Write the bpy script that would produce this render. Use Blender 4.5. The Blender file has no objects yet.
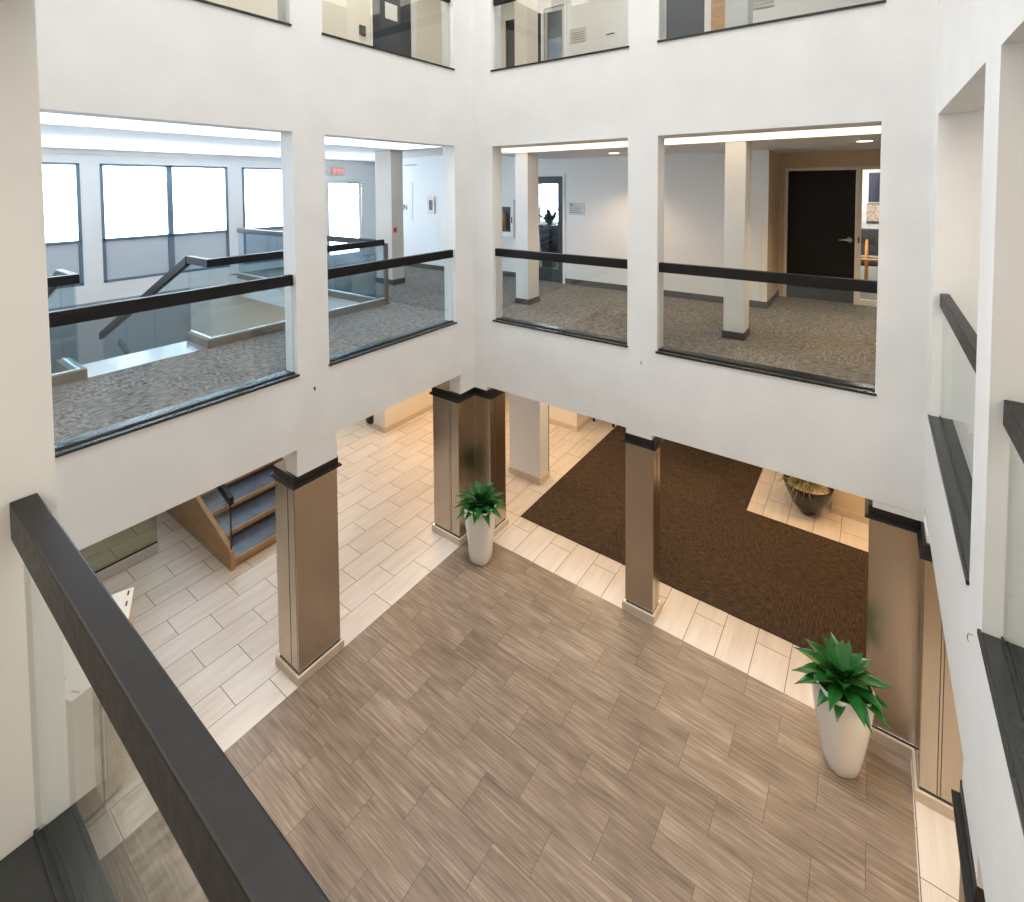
import bpy, bmesh, math, random
from mathutils import Vector
C = bpy.context.scene.collection
random.seed(7)
# ------------------------------------------------------------------ world coordinates
# X runs along the left atrium wall, Y along the back atrium wall, Z up from the ground floor
EYE = 4.7146
UB, VA, VC, UD = 5.07, 4.305, -0.37, 0.35      # inner faces: back, left, right, near walls
T = 0.20                                       # wall thickness
ZS, ZT = 2.957, 5.224                          # 2nd floor sill / opening head
ZS3, ZT3 = 6.168, 8.45
F2, F3 = 2.90, 6.12
VW = 10.9                                      # outer window wall

# ------------------------------------------------------------------ materials
def new_mat(name):
    m = bpy.data.materials.new(name); m.use_nodes = True
    nt = m.node_tree; nt.nodes.clear()
    out = nt.nodes.new('ShaderNodeOutputMaterial')
    return m, nt, out
class NT:
    def __init__(s, nt): s.nt = nt
    def n(s, t, **kw):
        x = s.nt.nodes.new(t)
        for k, v in kw.items(): setattr(x, k, v)
        return x
    def l(s, a, b): s.nt.links.new(a, b)
    def math(s, op, a, b=None):
        x = s.n('ShaderNodeMath', operation=op)
        for i, v in enumerate((a, b)):
            if v is None: continue
            if isinstance(v, (int, float)): x.inputs[i].default_value = v
            else: s.l(v, x.inputs[i])
        return x.outputs[0]
def principled(name, col, rough=0.5, metal=0.0, noise=None, bump=0.0, bscale=200.0, emit=None, es=0, spec=0.5, stretch=None, rough_var=0):
    m, nt, out = new_mat(name); q = NT(nt)
    b = q.n('ShaderNodeBsdfPrincipled'); q.l(b.outputs[0], out.inputs[0])
    b.inputs['Base Color'].default_value = (*col, 1); b.inputs['Roughness'].default_value = rough
    b.inputs['Metallic'].default_value = metal; b.inputs['Specular IOR Level'].default_value = spec
    if emit:
        b.inputs['Emission Color'].default_value = (*emit, 1); b.inputs['Emission Strength'].default_value = es
    if noise or bump or rough_var:
        g = q.n('ShaderNodeNewGeometry'); mp = q.n('ShaderNodeMapping'); q.l(g.outputs['Position'], mp.inputs[0])
        if stretch: mp.inputs['Scale'].default_value = stretch
    if noise:
        sc, amt = noise
        no = q.n('ShaderNodeTexNoise'); no.inputs['Scale'].default_value = sc; no.inputs['Detail'].default_value = 5
        q.l(mp.outputs[0], no.inputs['Vector'])
        r = q.n('ShaderNodeMapRange'); r.inputs[1].default_value = .3; r.inputs[2].default_value = .7
        r.inputs[3].default_value = 1 - amt; r.inputs[4].default_value = 1 + amt; q.l(no.outputs[0], r.inputs[0])
        mx = q.n('ShaderNodeVectorMath', operation='SCALE'); mx.inputs[0].default_value = col; q.l(r.outputs[0], mx.inputs['Scale'])
        q.l(mx.outputs[0], b.inputs['Base Color'])
        if rough_var:
            r2 = q.n('ShaderNodeMapRange'); r2.inputs[1].default_value = .3; r2.inputs[2].default_value = .7
            r2.inputs[3].default_value = rough - rough_var; r2.inputs[4].default_value = rough + rough_var
            q.l(no.outputs[0], r2.inputs[0]); q.l(r2.outputs[0], b.inputs['Roughness'])
    if bump:
        n2 = q.n('ShaderNodeTexNoise'); n2.inputs['Scale'].default_value = bscale; n2.inputs['Detail'].default_value = 3
        q.l(mp.outputs[0], n2.inputs['Vector'])
        bp = q.n('ShaderNodeBump'); bp.inputs['Strength'].default_value = bump; bp.inputs['Distance'].default_value = .01
        q.l(n2.outputs[0], bp.inputs['Height']); q.l(bp.outputs[0], b.inputs['Normal'])
    return m
def emission(name, col, s):
    m, nt, out = new_mat(name); e = nt.nodes.new('ShaderNodeEmission')
    e.inputs[0].default_value = (*col, 1); e.inputs[1].default_value = s; nt.links.new(e.outputs[0], out.inputs[0])
    return m
def glass(name, tint=(.955, .975, .97), rough=0.0):
    m, nt, out = new_mat(name); q = NT(nt)
    tr = q.n('ShaderNodeBsdfTransparent'); tr.inputs[0].default_value = (*tint, 1)
    gl = q.n('ShaderNodeBsdfGlossy'); gl.inputs['Roughness'].default_value = rough; gl.inputs[0].default_value = (.95, .98, .97, 1)
    g = q.n('ShaderNodeNewGeometry'); dt = q.n('ShaderNodeVectorMath', operation='DOT_PRODUCT')
    q.l(g.outputs['Normal'], dt.inputs[0]); q.l(g.outputs['Incoming'], dt.inputs[1])
    sch = q.math('POWER', q.math('SUBTRACT', 1.0, q.math('ABSOLUTE', dt.outputs['Value'])), 5.0)
    mx = q.n('ShaderNodeMixShader'); q.l(q.math('ADD', q.math('MULTIPLY', sch, .96), .04), mx.inputs[0]); q.l(tr.outputs[0], mx.inputs[1]); q.l(gl.outputs[0], mx.inputs[2])
    q.l(mx.outputs[0], out.inputs[0])
    return m
def planks(name, row, r0, col, c0, shift, cols, streak, mortar, rough, grain=(1.6, 26.0), mw=.0028, bump=.15):
    """running-bond tiles of 0.62 x 0.31 m in world X/Y; row/col = which axis counts rows / runs along the tile"""
    m, nt, out = new_mat(name); q = NT(nt)
    g = q.n('ShaderNodeNewGeometry'); sp = q.n('ShaderNodeSeparateXYZ'); q.l(g.outputs['Position'], sp.inputs[0])
    a, b = sp.outputs[row], sp.outputs[col]
    r = q.math('DIVIDE', q.math('SUBTRACT', a, r0), .31); ri = q.math('FLOOR', r); rf = q.math('SUBTRACT', r, ri)
    par = q.math('FLOORED_MODULO', ri, 2.0)
    c = q.math('SUBTRACT', q.math('DIVIDE', q.math('SUBTRACT', b, c0), .62), q.math('MULTIPLY', par, shift))
    ci = q.math('FLOOR', c); cf = q.math('SUBTRACT', c, ci)
    dr = q.math('MULTIPLY', q.math('MINIMUM', rf, q.math('SUBTRACT', 1.0, rf)), .31)
    dc = q.math('MULTIPLY', q.math('MINIMUM', cf, q.math('SUBTRACT', 1.0, cf)), .62)
    d = q.math('MINIMUM', dr, dc)
    mk = q.n('ShaderNodeMapRange'); mk.inputs[1].default_value = mw * .8; mk.inputs[2].default_value = mw * 1.4; q.l(d, mk.inputs[0])
    cv = q.n('ShaderNodeCombineXYZ'); q.l(ri, cv.inputs[0]); q.l(ci, cv.inputs[1])
    wn = q.n('ShaderNodeTexWhiteNoise', noise_dimensions='2D'); q.l(cv.outputs[0], wn.inputs['Vector'])
    rnd = wn.outputs['Value']
    sv = q.n('ShaderNodeCombineXYZ')
    q.l(q.math('ADD', q.math('MULTIPLY', b, grain[0]), q.math('MULTIPLY', rnd, 37.0)), sv.inputs[0])
    q.l(q.math('MULTIPLY', a, grain[1]), sv.inputs[1]); q.l(q.math('MULTIPLY', rnd, 11.0), sv.inputs[2])
    no = q.n('ShaderNodeTexNoise'); no.inputs['Scale'].default_value = 1.0; no.inputs['Detail'].default_value = 6
    no.inputs['Roughness'].default_value = .62; no.inputs['Distortion'].default_value = .35; q.l(sv.outputs[0], no.inputs['Vector'])
    bl = q.n('ShaderNodeTexNoise'); bl.inputs['Scale'].default_value = 1.0; bl.inputs['Detail'].default_value = 2
    bv = q.n('ShaderNodeCombineXYZ'); q.l(q.math('MULTIPLY', b, 3.0), bv.inputs[0]); q.l(q.math('MULTIPLY', a, 9.0), bv.inputs[1]); q.l(q.math('MULTIPLY', rnd, 23.0), bv.inputs[2])
    q.l(bv.outputs[0], bl.inputs['Vector'])
    nz = q.math('ADD', q.math('MULTIPLY', no.outputs[0], .72), q.math('MULTIPLY', bl.outputs[0], .28))
    s2 = q.math('ADD', q.math('MULTIPLY', q.math('SUBTRACT', nz, .5), streak), q.math('ADD', q.math('MULTIPLY', q.math('SUBTRACT', rnd, .5), .16), .5))
    rp = q.n('ShaderNodeValToRGB'); q.l(s2, rp.inputs[0])
    els = rp.color_ramp.elements
    while len(els) < len(cols): els.new(.5)
    for i, (p, cc) in enumerate(cols): els[i].position = p; els[i].color = (*cc, 1)
    mx = q.n('ShaderNodeMixRGB'); q.l(mk.outputs[0], mx.inputs[0]); mx.inputs[1].default_value = (*mortar, 1); q.l(rp.outputs[0], mx.inputs[2])
    bs = q.n('ShaderNodeBsdfPrincipled'); q.l(mx.outputs[0], bs.inputs['Base Color']); bs.inputs['Roughness'].default_value = rough
    bp = q.n('ShaderNodeBump'); bp.inputs['Strength'].default_value = bump; bp.inputs['Distance'].default_value = .004
    q.l(q.math('ADD', mk.outputs[0], q.math('MULTIPLY', no.outputs[0], .25)), bp.inputs['Height']); q.l(bp.outputs[0], bs.inputs['Normal'])
    q.l(bs.outputs[0], out.inputs[0])
    return m
def carpet(name, c1, c2, tile, s1, s2, contrast=1.0):
    """carpet tiles with a woven streak that turns from tile to tile"""
    m, nt, out = new_mat(name); q = NT(nt)
    g = q.n('ShaderNodeNewGeometry'); sp = q.n('ShaderNodeSeparateXYZ'); q.l(g.outputs['Position'], sp.inputs[0])
    xi = q.math('FLOOR', q.math('DIVIDE', sp.outputs[0], tile)); yi = q.math('FLOOR', q.math('DIVIDE', sp.outputs[1], tile))
    par = q.math('FLOORED_MODULO', q.math('ADD', xi, yi), 2.0)
    def streaks(sx, sy):
        mp = q.n('ShaderNodeMapping'); mp.inputs['Scale'].default_value = (sx, sy, 1); q.l(g.outputs['Position'], mp.inputs[0])
        no = q.n('ShaderNodeTexNoise'); no.inputs['Scale'].default_value = 1.0; no.inputs['Detail'].default_value = 3; q.l(mp.outputs[0], no.inputs['Vector'])
        return no.outputs[0]
    mixv = q.n('ShaderNodeMix'); q.l(par, mixv.inputs[0]); q.l(streaks(s1, s2), mixv.inputs[2]); q.l(streaks(s2, s1), mixv.inputs[3])
    cv = q.n('ShaderNodeCombineXYZ'); q.l(xi, cv.inputs[0]); q.l(yi, cv.inputs[1])
    wn = q.n('ShaderNodeTexWhiteNoise', noise_dimensions='2D'); q.l(cv.outputs[0], wn.inputs['Vector'])
    mr = q.n('ShaderNodeMapRange'); mr.inputs[1].default_value = .5 - .17 / contrast; mr.inputs[2].default_value = .5 + .17 / contrast; q.l(mixv.outputs[0], mr.inputs[0])
    mx = q.n('ShaderNodeMixRGB'); q.l(q.math('ADD', mr.outputs[0], q.math('MULTIPLY', q.math('SUBTRACT', wn.outputs['Value'], .5), .18)), mx.inputs[0])
    mx.inputs[1].default_value = (*c1, 1); mx.inputs[2].default_value = (*c2, 1)
    bs = q.n('ShaderNodeBsdfPrincipled'); q.l(mx.outputs[0], bs.inputs['Base Color']); bs.inputs['Roughness'].default_value = .95
    bs.inputs['Specular IOR Level'].default_value = .15
    bp = q.n('ShaderNodeBump'); bp.inputs['Strength'].default_value = .5; bp.inputs['Distance'].default_value = .004
    q.l(mixv.outputs[0], bp.inputs['Height']); q.l(bp.outputs[0], bs.inputs['Normal']); q.l(bs.outputs[0], out.inputs[0])
    return m

M = {}
M['wall'] = principled('wall_paint', (.775, .768, .752), .7, noise=(2.6, .03), bump=.05, bscale=6)
M['white'] = principled('white_paint', (.80, .80, .79), .6)
M['cream'] = principled('cream_paint', (.78, .72, .63), .6)
M['tan'] = principled('tan_paint', (.64, .51, .355), .6)
M['ceil'] = principled('ceiling_paint', (.80, .79, .77), .8)
M['black'] = principled('rail_black', (.010, .0095, .0095), .42, spec=.24, noise=(40, .25), bump=.03, bscale=90, rough_var=.05)
M['sill'] = principled('sill_charcoal', (.020, .022, .022), .22, noise=(12, .15))
M['bronze'] = principled('brushed_bronze', (.56, .49, .41), .27, metal=1.0, noise=(3, .05), stretch=(30, 30, .6), bump=.03, bscale=12)
M['joint'] = principled('dark_joint', (.09, .075, .06), .5)
M['cap'] = principled('cap_black', (.012, .012, .013), .35)
M['plinth'] = principled('beige_tile', (.60, .50, .38), .4, noise=(6, .08), stretch=(1, 1, 6))
M['steel'] = principled('steel', (.75, .75, .75), .25, metal=1.0)
M['alu'] = principled('window_frame_metal', (.16, .22, .28), .4, metal=.3)
M['spandrel'] = principled('grey_roller_blind', (.52, .56, .61), .7)
M['glass'] = glass('clear_glass')
M['sglass'] = glass('stair_glass', (.80, .875, .91))
M['wglass'] = glass('window_glass', (.97, .985, 1.0))
M['wood'] = principled('stair_oak', (.40, .24, .115), .4, noise=(2.5, .18), stretch=(5, 1.2, 12))
M['slate'] = principled('slate_tread', (.085, .11, .155), .25, noise=(8, .15))
M['landing'] = principled('landing_tile', (.21, .225, .24), .35, noise=(5, .05))
M['stone'] = principled('curb_taupe', (.15, .125, .10), .6, noise=(4, .08))
M['base'] = principled('vinyl_base', (.055, .053, .052), .5)
M['light'] = planks('pale_travertine_tile', 1, 4.31, 0, 2.36, -.5,
    [(0.15, (.49, .425, .365)), (.5, (.63, .565, .50)), (.85, (.73, .68, .62))], 1.0, (.12, .095, .075), .34, grain=(1.1, 14.0), mw=.0030, bump=.08)
M['lightB'] = planks('pale_travertine_border', 1, 4.31, 0, 5.49, -.68,
    [(0.15, (.49, .425, .365)), (.5, (.63, .565, .50)), (.85, (.73, .68, .62))], 1.0, (.12, .095, .075), .34, grain=(1.1, 14.0), mw=.0030, bump=.08)
M['dark'] = planks('wood_look_tile', 0, 2.67, 1, 3.06, .5,
    [(0.08, (.115, .083, .060)), (.36, (.195, .143, .102)), (.58, (.262, .196, .143)), (.92, (.42, .335, .258))], 2.0, (.105, .078, .057), .36, grain=(2.4, 56.0), mw=.0019, bump=.12)
M['carpet'] = carpet('corridor_carpet', (.070, .066, .061), (.285, .262, .238), .6, 14, 36, .9)
M['mat'] = carpet('entrance_mat_weave', (.024, .017, .012), (.095, .064, .041), .93, 11, 70, .75)
M['leaf'] = principled('agave_leaf', (.013, .105, .018), .30, noise=(14, .3))
M['leafd'] = principled('grass_leaf', (.17, .16, .05), .5, noise=(20, .4))
M['soil'] = principled('dark_soil', (.02, .016, .012), .9, bump=.6, bscale=80)
M['pot'] = principled('white_ceramic', (.84, .835, .82), .22)
M['blackpot'] = principled('black_gloss', (.012, .010, .009), .22)
M['blackdoor'] = principled('black_door', (.009, .008, .008), .5, spec=.25, noise=(3, .15), stretch=(1, 1, .3))
M['navy'] = principled('navy_frame', (.018, .024, .036), .4)
M['red'] = principled('alarm_red', (.55, .04, .025), .4)
M['signred'] = emission('exit_red', (1.0, .11, .06), 1.6)
M['signwhite'] = principled('sign_white', (.72, .62, .56), .5)
M['plaque'] = principled('plaque_silver', (.52, .51, .49), .4, metal=.3)
M['ink'] = principled('ink', (.03, .035, .05), .6)
M['inkblue'] = principled('ink_blue', (.05, .16, .34), .6)
M['picblue'] = principled('picture_blue', (.008, .016, .055), .5, noise=(9, .7))
M['paper'] = principled('paper', (.80, .80, .77), .7)
M['print'] = principled('print_warm', (.55, .45, .36), .7, noise=(25, .4))
M['orange'] = principled('orange_wood', (.75, .33, .05), .4)
M['upholstery'] = principled('dark_upholstery', (.04, .045, .06), .7)
M['pull'] = principled('dark_plastic', (.03, .028, .026), .4)
M['lampB'] = emission('trough_warm_white', (1.0, .80, .58), 2.0)
M['lampA'] = emission('trough_white', (.76, .88, 1.0), 2.2)
M['lens'] = emission('downlight_lens', (1.0, .82, .6), 6)

# ------------------------------------------------------------------ mesh helpers
class MB:
    def __init__(s): s.bm = bmesh.new()
    def box(s, x0, x1, y0, y1, z0, z1):
        x0, x1 = sorted((x0, x1)); y0, y1 = sorted((y0, y1)); z0, z1 = sorted((z0, z1))
        v = [s.bm.verts.new(p) for p in ((x0,y0,z0),(x1,y0,z0),(x1,y1,z0),(x0,y1,z0),(x0,y0,z1),(x1,y0,z1),(x1,y1,z1),(x0,y1,z1))]
        for f in ((3,2,1,0),(4,5,6,7),(0,1,5,4),(1,2,6,5),(2,3,7,6),(3,0,4,7)): s.bm.faces.new([v[i] for i in f])
        return s
    def loft(s, rings, caps=True, closed=True):
        R = [[s.bm.verts.new(p) for p in r] for r in rings]; n = len(R[0])
        for a, b in zip(R, R[1:]):
            for i in range(n if closed else n - 1):
                j = (i + 1) % n; s.bm.faces.new((a[i], a[j], b[j], b[i]))
        if caps: s.bm.faces.new(R[0][::-1]); s.bm.faces.new(R[-1])
        return s
    def prism(s, poly, z0, z1): return s.loft([[(x, y, z0) for x, y in poly], [(x, y, z1) for x, y in poly]])
    def prism_x(s, poly, x0, x1): return s.loft([[(x0, y, z) for y, z in poly], [(x1, y, z) for y, z in poly]])
    def tube(s, pts, r, n=8):
        pts = [Vector(p) for p in pts]; rings = []
        for i, p in enumerate(pts):
            d = (pts[min(i+1, len(pts)-1)] - pts[max(i-1, 0)]).normalized()
            a = d.cross(Vector((0, 0, 1)) if abs(d.z) < .9 else Vector((1, 0, 0))).normalized(); b = d.cross(a)
            rr = r[i] if isinstance(r, (list, tuple)) else r
            rings.append([p + rr * (math.cos(t) * a + math.sin(t) * b) for t in [2 * math.pi * k / n for k in range(n)]])
        return s.loft(rings)
    def rail(s, pts, w, h):
        """rectangular bar along a path, top at the path; vertical ends mitred in plan"""
        pts = [Vector(p) for p in pts]; rings = []
        for i, p in enumerate(pts):
            ds = []
            if i > 0: ds.append(pts[i] - pts[i-1])
            if i < len(pts) - 1: ds.append(pts[i+1] - pts[i])
            ds = [Vector((d.x, d.y, 0)).normalized() for d in ds]
            t = sum(ds, Vector()).normalized(); k = 1 / max(.3, t.dot(ds[0]))
            nrm = Vector((-t.y, t.x, 0)) * (w / 2) * k
            z = Vector((0, 0, h)); rings.append([p + nrm, p - nrm, p - nrm - z, p + nrm - z])
        return s.loft(rings)
    def lathe(s, prof, cx, cy, n=32, power=2.0, rot=0):
        rings = []
        for r, z in prof:
            ring = []
            for k in range(n):
                t = 2 * math.pi * k / n; c, d = math.cos(t), math.sin(t)
                q = r / (abs(c) ** power + abs(d) ** power) ** (1 / power); x, y = q * c, q * d
                ring.append((cx + x * math.cos(rot) - y * math.sin(rot), cy + x * math.sin(rot) + y * math.cos(rot), z))
            rings.append(ring)
        return s.loft(rings)
    def grid(s, xs, ys, zs, solid):
        nx, ny, nz = len(xs)-1, len(ys)-1, len(zs)-1
        S = {(i,j,k) for i in range(nx) for j in range(ny) for k in range(nz)
             if solid((xs[i]+xs[i+1])/2, (ys[j]+ys[j+1])/2, (zs[k]+zs[k+1])/2)}
        cache = {}
        def V(i,j,k):
            if (i,j,k) not in cache: cache[(i,j,k)] = s.bm.verts.new((xs[i],ys[j],zs[k]))
            return cache[(i,j,k)]
        for (i,j,k) in S:
            for d, q in (((-1,0,0),((0,0,0),(0,0,1),(0,1,1),(0,1,0))),((1,0,0),((1,0,0),(1,1,0),(1,1,1),(1,0,1))),
                         ((0,-1,0),((0,0,0),(1,0,0),(1,0,1),(0,0,1))),((0,1,0),((0,1,0),(0,1,1),(1,1,1),(1,1,0))),
                         ((0,0,-1),((0,0,0),(0,1,0),(1,1,0),(1,0,0))),((0,0,1),((0,0,1),(1,0,1),(1,1,1),(0,1,1)))):
                if (i+d[0],j+d[1],k+d[2]) not in S:
                    s.bm.faces.new([V(i+a,j+b,k+c) for a,b,c in q])
        return s
    def build(s, name, mats, parent=None, bevel=0, smooth=False, matfn=None, auto=None):
        mats = mats if isinstance(mats, (list, tuple)) else [mats]
        bmesh.ops.recalc_face_normals(s.bm, faces=s.bm.faces)
        if matfn:
            s.bm.normal_update()
            for f in s.bm.faces: f.material_index = matfn(f)
        if smooth:
            for f in s.bm.faces: f.smooth = True
        off = Vector((0, 0, 0)); p = parent
        while p is not None: off += p.location; p = p.parent
        o_off = off
        me = bpy.data.meshes.new(name)
        for v in s.bm.verts: v.co -= o_off
        s.bm.to_mesh(me); s.bm.free()
        for m in mats: me.materials.append(m)
        o = bpy.data.objects.new(name, me); C.objects.link(o)
        if parent is not None: o.parent = parent
        if bevel:
            b = o.modifiers.new('bevel', 'BEVEL'); b.width = bevel; b.segments = 2; b.limit_method = 'ANGLE'
        if auto:
            try:
                for f in me.polygons: f.use_smooth = True
                me.set_sharp_from_angle(angle=auto)
            except Exception: pass
        return o
def tag(o, label=None, cat=None, group=None, kind=None):
    for k, v in (('label', label), ('category', cat), ('group', group), ('kind', kind)):
        if v: o[k] = v
    return o
def thing(name, label, cat, loc, group=None):
    o = bpy.data.objects.new(name, None); o.empty_display_size = .1; C.objects.link(o); o.location = loc
    return tag(o, label, cat, group)
def struct(name, mb, mats, **kw): return tag(mb.build(name, mats, **kw), kind='structure')
def box(name, mat, parent, *d, bevel=0):
    return MB().box(*d).build(name, mat, parent, bevel=bevel)
def text(name, body, size, mat, parent, loc, rot, extrude=.0015, align='CENTER'):
    cu = bpy.data.curves.new(name, 'FONT'); cu.body = body; cu.size = size; cu.extrude = extrude; cu.offset = size*.03 if body == 'MEN' else 0; cu.align_x = align; cu.align_y = 'CENTER'
    cu.materials.append(mat); o = bpy.data.objects.new(name, cu); C.objects.link(o); o.rotation_euler = rot
    off = Vector((0, 0, 0)); p = parent
    while p is not None: off += p.location; p = p.parent
    me = bpy.data.meshes.new_from_object(o); bpy.data.objects.remove(o)
    o = bpy.data.objects.new(name, me); C.objects.link(o); o.rotation_euler = rot
    o.location = Vector(loc) - off; o.parent = parent
    return o
FACE_NU = (math.pi/2, 0, -math.pi/2)   # text on a face looking to -X
FACE_NV = (math.pi/2, 0, 0)            # text on a face looking to -Y

# ------------------------------------------------------------------ setting: floors
f = MB()
def quad(mb, x0, x1, y0, y1, z):
    v = [mb.bm.verts.new(p) for p in ((x0,y0,z),(x1,y0,z),(x1,y1,z),(x0,y1,z))]; return mb.bm.faces.new(v)
idx = []
for (x0,x1,y0,y1,mi) in ((-2,UB,-.33,4.31,0),(-2,11.5,4.31,VW,1),(-2,11.5,-2.6,-.33,1),(UB,11.5,-.33,4.31,2)):
    fc = quad(f, x0, x1, y0, y1, 0); fc.material_index = mi
fl = tag(f.build('floor', [M['dark'], M['light'], M['lightB']]), kind='structure')
# floor of the second storey: carpet on top, plaster below, open over the atrium and the stair
def up2(x, y, z):
    if .15 < x < UB + T and VC - T < y < VA + T: return False
    if 0.2 < x < 4.95 and 6.2 < y: return False
    return True
ftop = lambda fc: 1 if fc.normal.z > .5 else 0
struct('floor_upper', MB().grid([-2,.15,.2,4.95,UB+T,11.5], [-2.6,VC-T,VA+T,6.2,VW], [2.5,F2], up2), [M['ceil'], M['carpet']], matfn=ftop)
struct('floor_landing', MB().box(1.36, 2.57, 6.2, 6.56, 2.62, F2).box(1.36, 2.57, 6.06, 6.56, F2, F2+.004), M['landing'])
def up3(x, y, z): return not (.15 < x < UB + T and VC - T < y < VA + T)
struct('floor_third', MB().grid([-2,.15,UB+T,11.5], [-2.6,VC-T,VA+T,VW], [5.62,F3], up3), [M['ceil'], M['carpet']], matfn=ftop)

# ------------------------------------------------------------------ setting: atrium walls
ZTOP = 16.0
A_OP = [(.70, 2.542), (2.873, 4.717)]
B_OP = [(2.138, 3.977), (-.038, 1.812)]
C_OP = [(2.891, 4.822), (.70, 2.578)]
D_OP = [(-.15, 1.80)]
LEV = [(ZS, ZT), (ZS3, ZT3)]
def holes(ops, levels):
    return lambda a, z: any(o0 < a < o1 and l0 < z < l1 for o0, o1 in ops for l0, l1 in levels)
def bp(ops, lo, hi): return sorted({lo, hi, *[x for o in ops for x in o]})
def zp(zb, lv): return sorted({zb, ZTOP, *[z for l in lv for z in l]})
h = holes(A_OP, LEV)
struct('wall_left', MB().grid(bp(A_OP, UD-T, UB+T), [VA, VA+T], zp(2.27, LEV), lambda x,y,z: not h(x, z)), M['wall'])
h2 = holes(B_OP, LEV)
struct('wall_back', MB().grid([UB, UB+T], bp(B_OP, VC, VA), zp(2.07, LEV), lambda x,y,z: not h2(y, z)), M['wall'])
h3 = holes(C_OP, LEV[:1])
struct('wall_right', MB().grid(bp(C_OP, UD-T, UB+T), [VC-T, VC], zp(2.15, LEV[:1]), lambda x,y,z: not h3(x, z)), M['wall'])
h4 = holes(D_OP, LEV[:1])
struct('wall_front', MB().grid([UD-T, UD], bp(D_OP, VC, VA), zp(2.15, LEV[:1]), lambda x,y,z: not h4(y, z)), M['wall'])
struct('ceiling_atrium', MB().box(UD-T, UB+T, VC-T, VA+T, ZTOP, ZTOP+.1), M['ceil'])

# ------------------------------------------------------------------ guard rails in the openings
def guard(face, wall, a0, a1, zs, label, group=None):
    """glass guard in an opening; wall 'A' (face y=const, body to +y), 'B' (+x), 'C' (-y), 'D' (-x)"""
    ax, sg = {'A': ('y', 1), 'B': ('x', 1), 'C': ('y', -1), 'D': ('x', -1)}[wall]
    def bx(mb, d0, d1, b0, b1, z0, z1):
        p0, p1 = face + sg*d0, face + sg*d1
        return mb.box(b0, b1, p0, p1, z0, z1) if ax == 'y' else mb.box(p0, p1, b0, b1, z0, z1)
    mid = (a0 + a1) / 2
    g = thing('guardrail', label, 'guardrail', (mid, face + sg*.06, zs) if ax == 'y' else (face + sg*.06, mid, zs), group)
    s = MB(); bx(s, 0, T, a0, a1, zs, zs+.022); bx(s, -.012, 0, a0-.012, a1+.012, zs, zs+.022)
    s.build('sill_board', M['sill'], g, bevel=.003)
    bx(MB(), .059, .071, a0, a1, zs+.022, zs+.86).build('glass_panel', M['glass'], g)
    bx(MB(), .038, .093, a0+.003, a1-.003, zs+.848, zs+.948).build('handrail', M['black'], g, bevel=.004)
    s = MB(); bx(s, .054, .059, a0, a1, zs+.022, zs+.032); bx(s, .071, .076, a0, a1, zs+.022, zs+.032)
    s.build('gasket', M['cap'], g)
GR = 'glass guardrails of the atrium openings'
guard(VA, 'A', *A_OP[0], ZS, 'black-capped glass guardrail in front of the staircase and the big windows', GR)
guard(VA, 'A', *A_OP[1], ZS, 'black-capped glass guardrail below the EXIT sign and the tan pier', GR)
guard(UB, 'B', *B_OP[0], ZS, 'black-capped glass guardrail in front of the glazed navy door', GR)
guard(UB, 'B', *B_OP[1], ZS, 'black-capped glass guardrail in front of the solid black door', GR)
guard(VC, 'C', *C_OP[0], ZS, 'steeply receding glass guardrail in the right wall, whole opening in view', GR)
guard(VC, 'C', *C_OP[1], ZS, 'glass guardrail in the right wall cut off by the picture edge', GR)
guard(UD, 'D', *D_OP[0], ZS, 'broad black handrail on glass closest to the viewer, bottom left corner', GR)
guard(VA, 'A', *A_OP[0], ZS3, 'upper-storey glass guardrail with only its corner showing, above the staircase opening', GR)
guard(VA, 'A', *A_OP[1], ZS3, 'upper-storey glass guardrail in front of the dark door with a paper notice', GR)
guard(UB, 'B', *B_OP[0], ZS3, 'upper-storey glass guardrail in front of the glazed door and cream column', GR)
guard(UB, 'B', *B_OP[1], ZS3, 'upper-storey glass guardrail in front of the slatted wall sign', GR)

# ------------------------------------------------------------------ clad pillars of the ground floor
def offset(poly, d):
    n = len(poly); out = []
    area = sum(poly[i][0]*poly[(i+1)%n][1] - poly[(i+1)%n][0]*poly[i][1] for i in range(n)); sg = 1 if area > 0 else -1
    for i in range(n):
        p0, p1, p2 = Vector(poly[i-1]), Vector(poly[i]), Vector(poly[(i+1)%n])
        e1, e2 = (p1-p0).normalized(), (p2-p1).normalized()
        n1, n2 = Vector((e1.y, -e1.x))*sg, Vector((e2.y, -e2.x))*sg
        m = (n1+n2); m = m / m.dot(n1) if m.length > 1e-6 else n1
        out.append(tuple(p1 + m*d))
    return out
def pillar(poly, head, label, joints=()):
    cx = sum(p[0] for p in poly)/len(poly); cy = sum(p[1] for p in poly)/len(poly)
    g = thing('clad_pillar', label, 'pillar', (cx, cy, 0), 'bronze-clad pillars around the lobby')
    MB().prism(offset(poly, .026), 0, .085).build('plinth', M['plinth'], g, bevel=.003)
    MB().prism(offset(poly, .008), .085, .090).build('trim_strip', M['steel'], g)
    MB().prism(offset(poly, -.006), .090, .104).build('shadow_gap', M['cap'], g)
    MB().prism(poly, .104, 1.905).build('cladding', M['bronze'], g, bevel=.004)
    cp = MB().prism(offset(poly, .034), 1.905, 1.922).prism(offset(poly, .022), 1.922, 1.935).prism(offset(poly, .008), 1.935, 2.012)
    cp.build('cap', M['cap'], g, bevel=.002)
    for (x0, x1, y0, y1) in joints: box('panel_joint', M['joint'], g, x0, x1, y0, y1, .106, 1.903)
    MB().prism(head[0], 2.012, head[1]).build('head', M['wall'], g)
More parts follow.
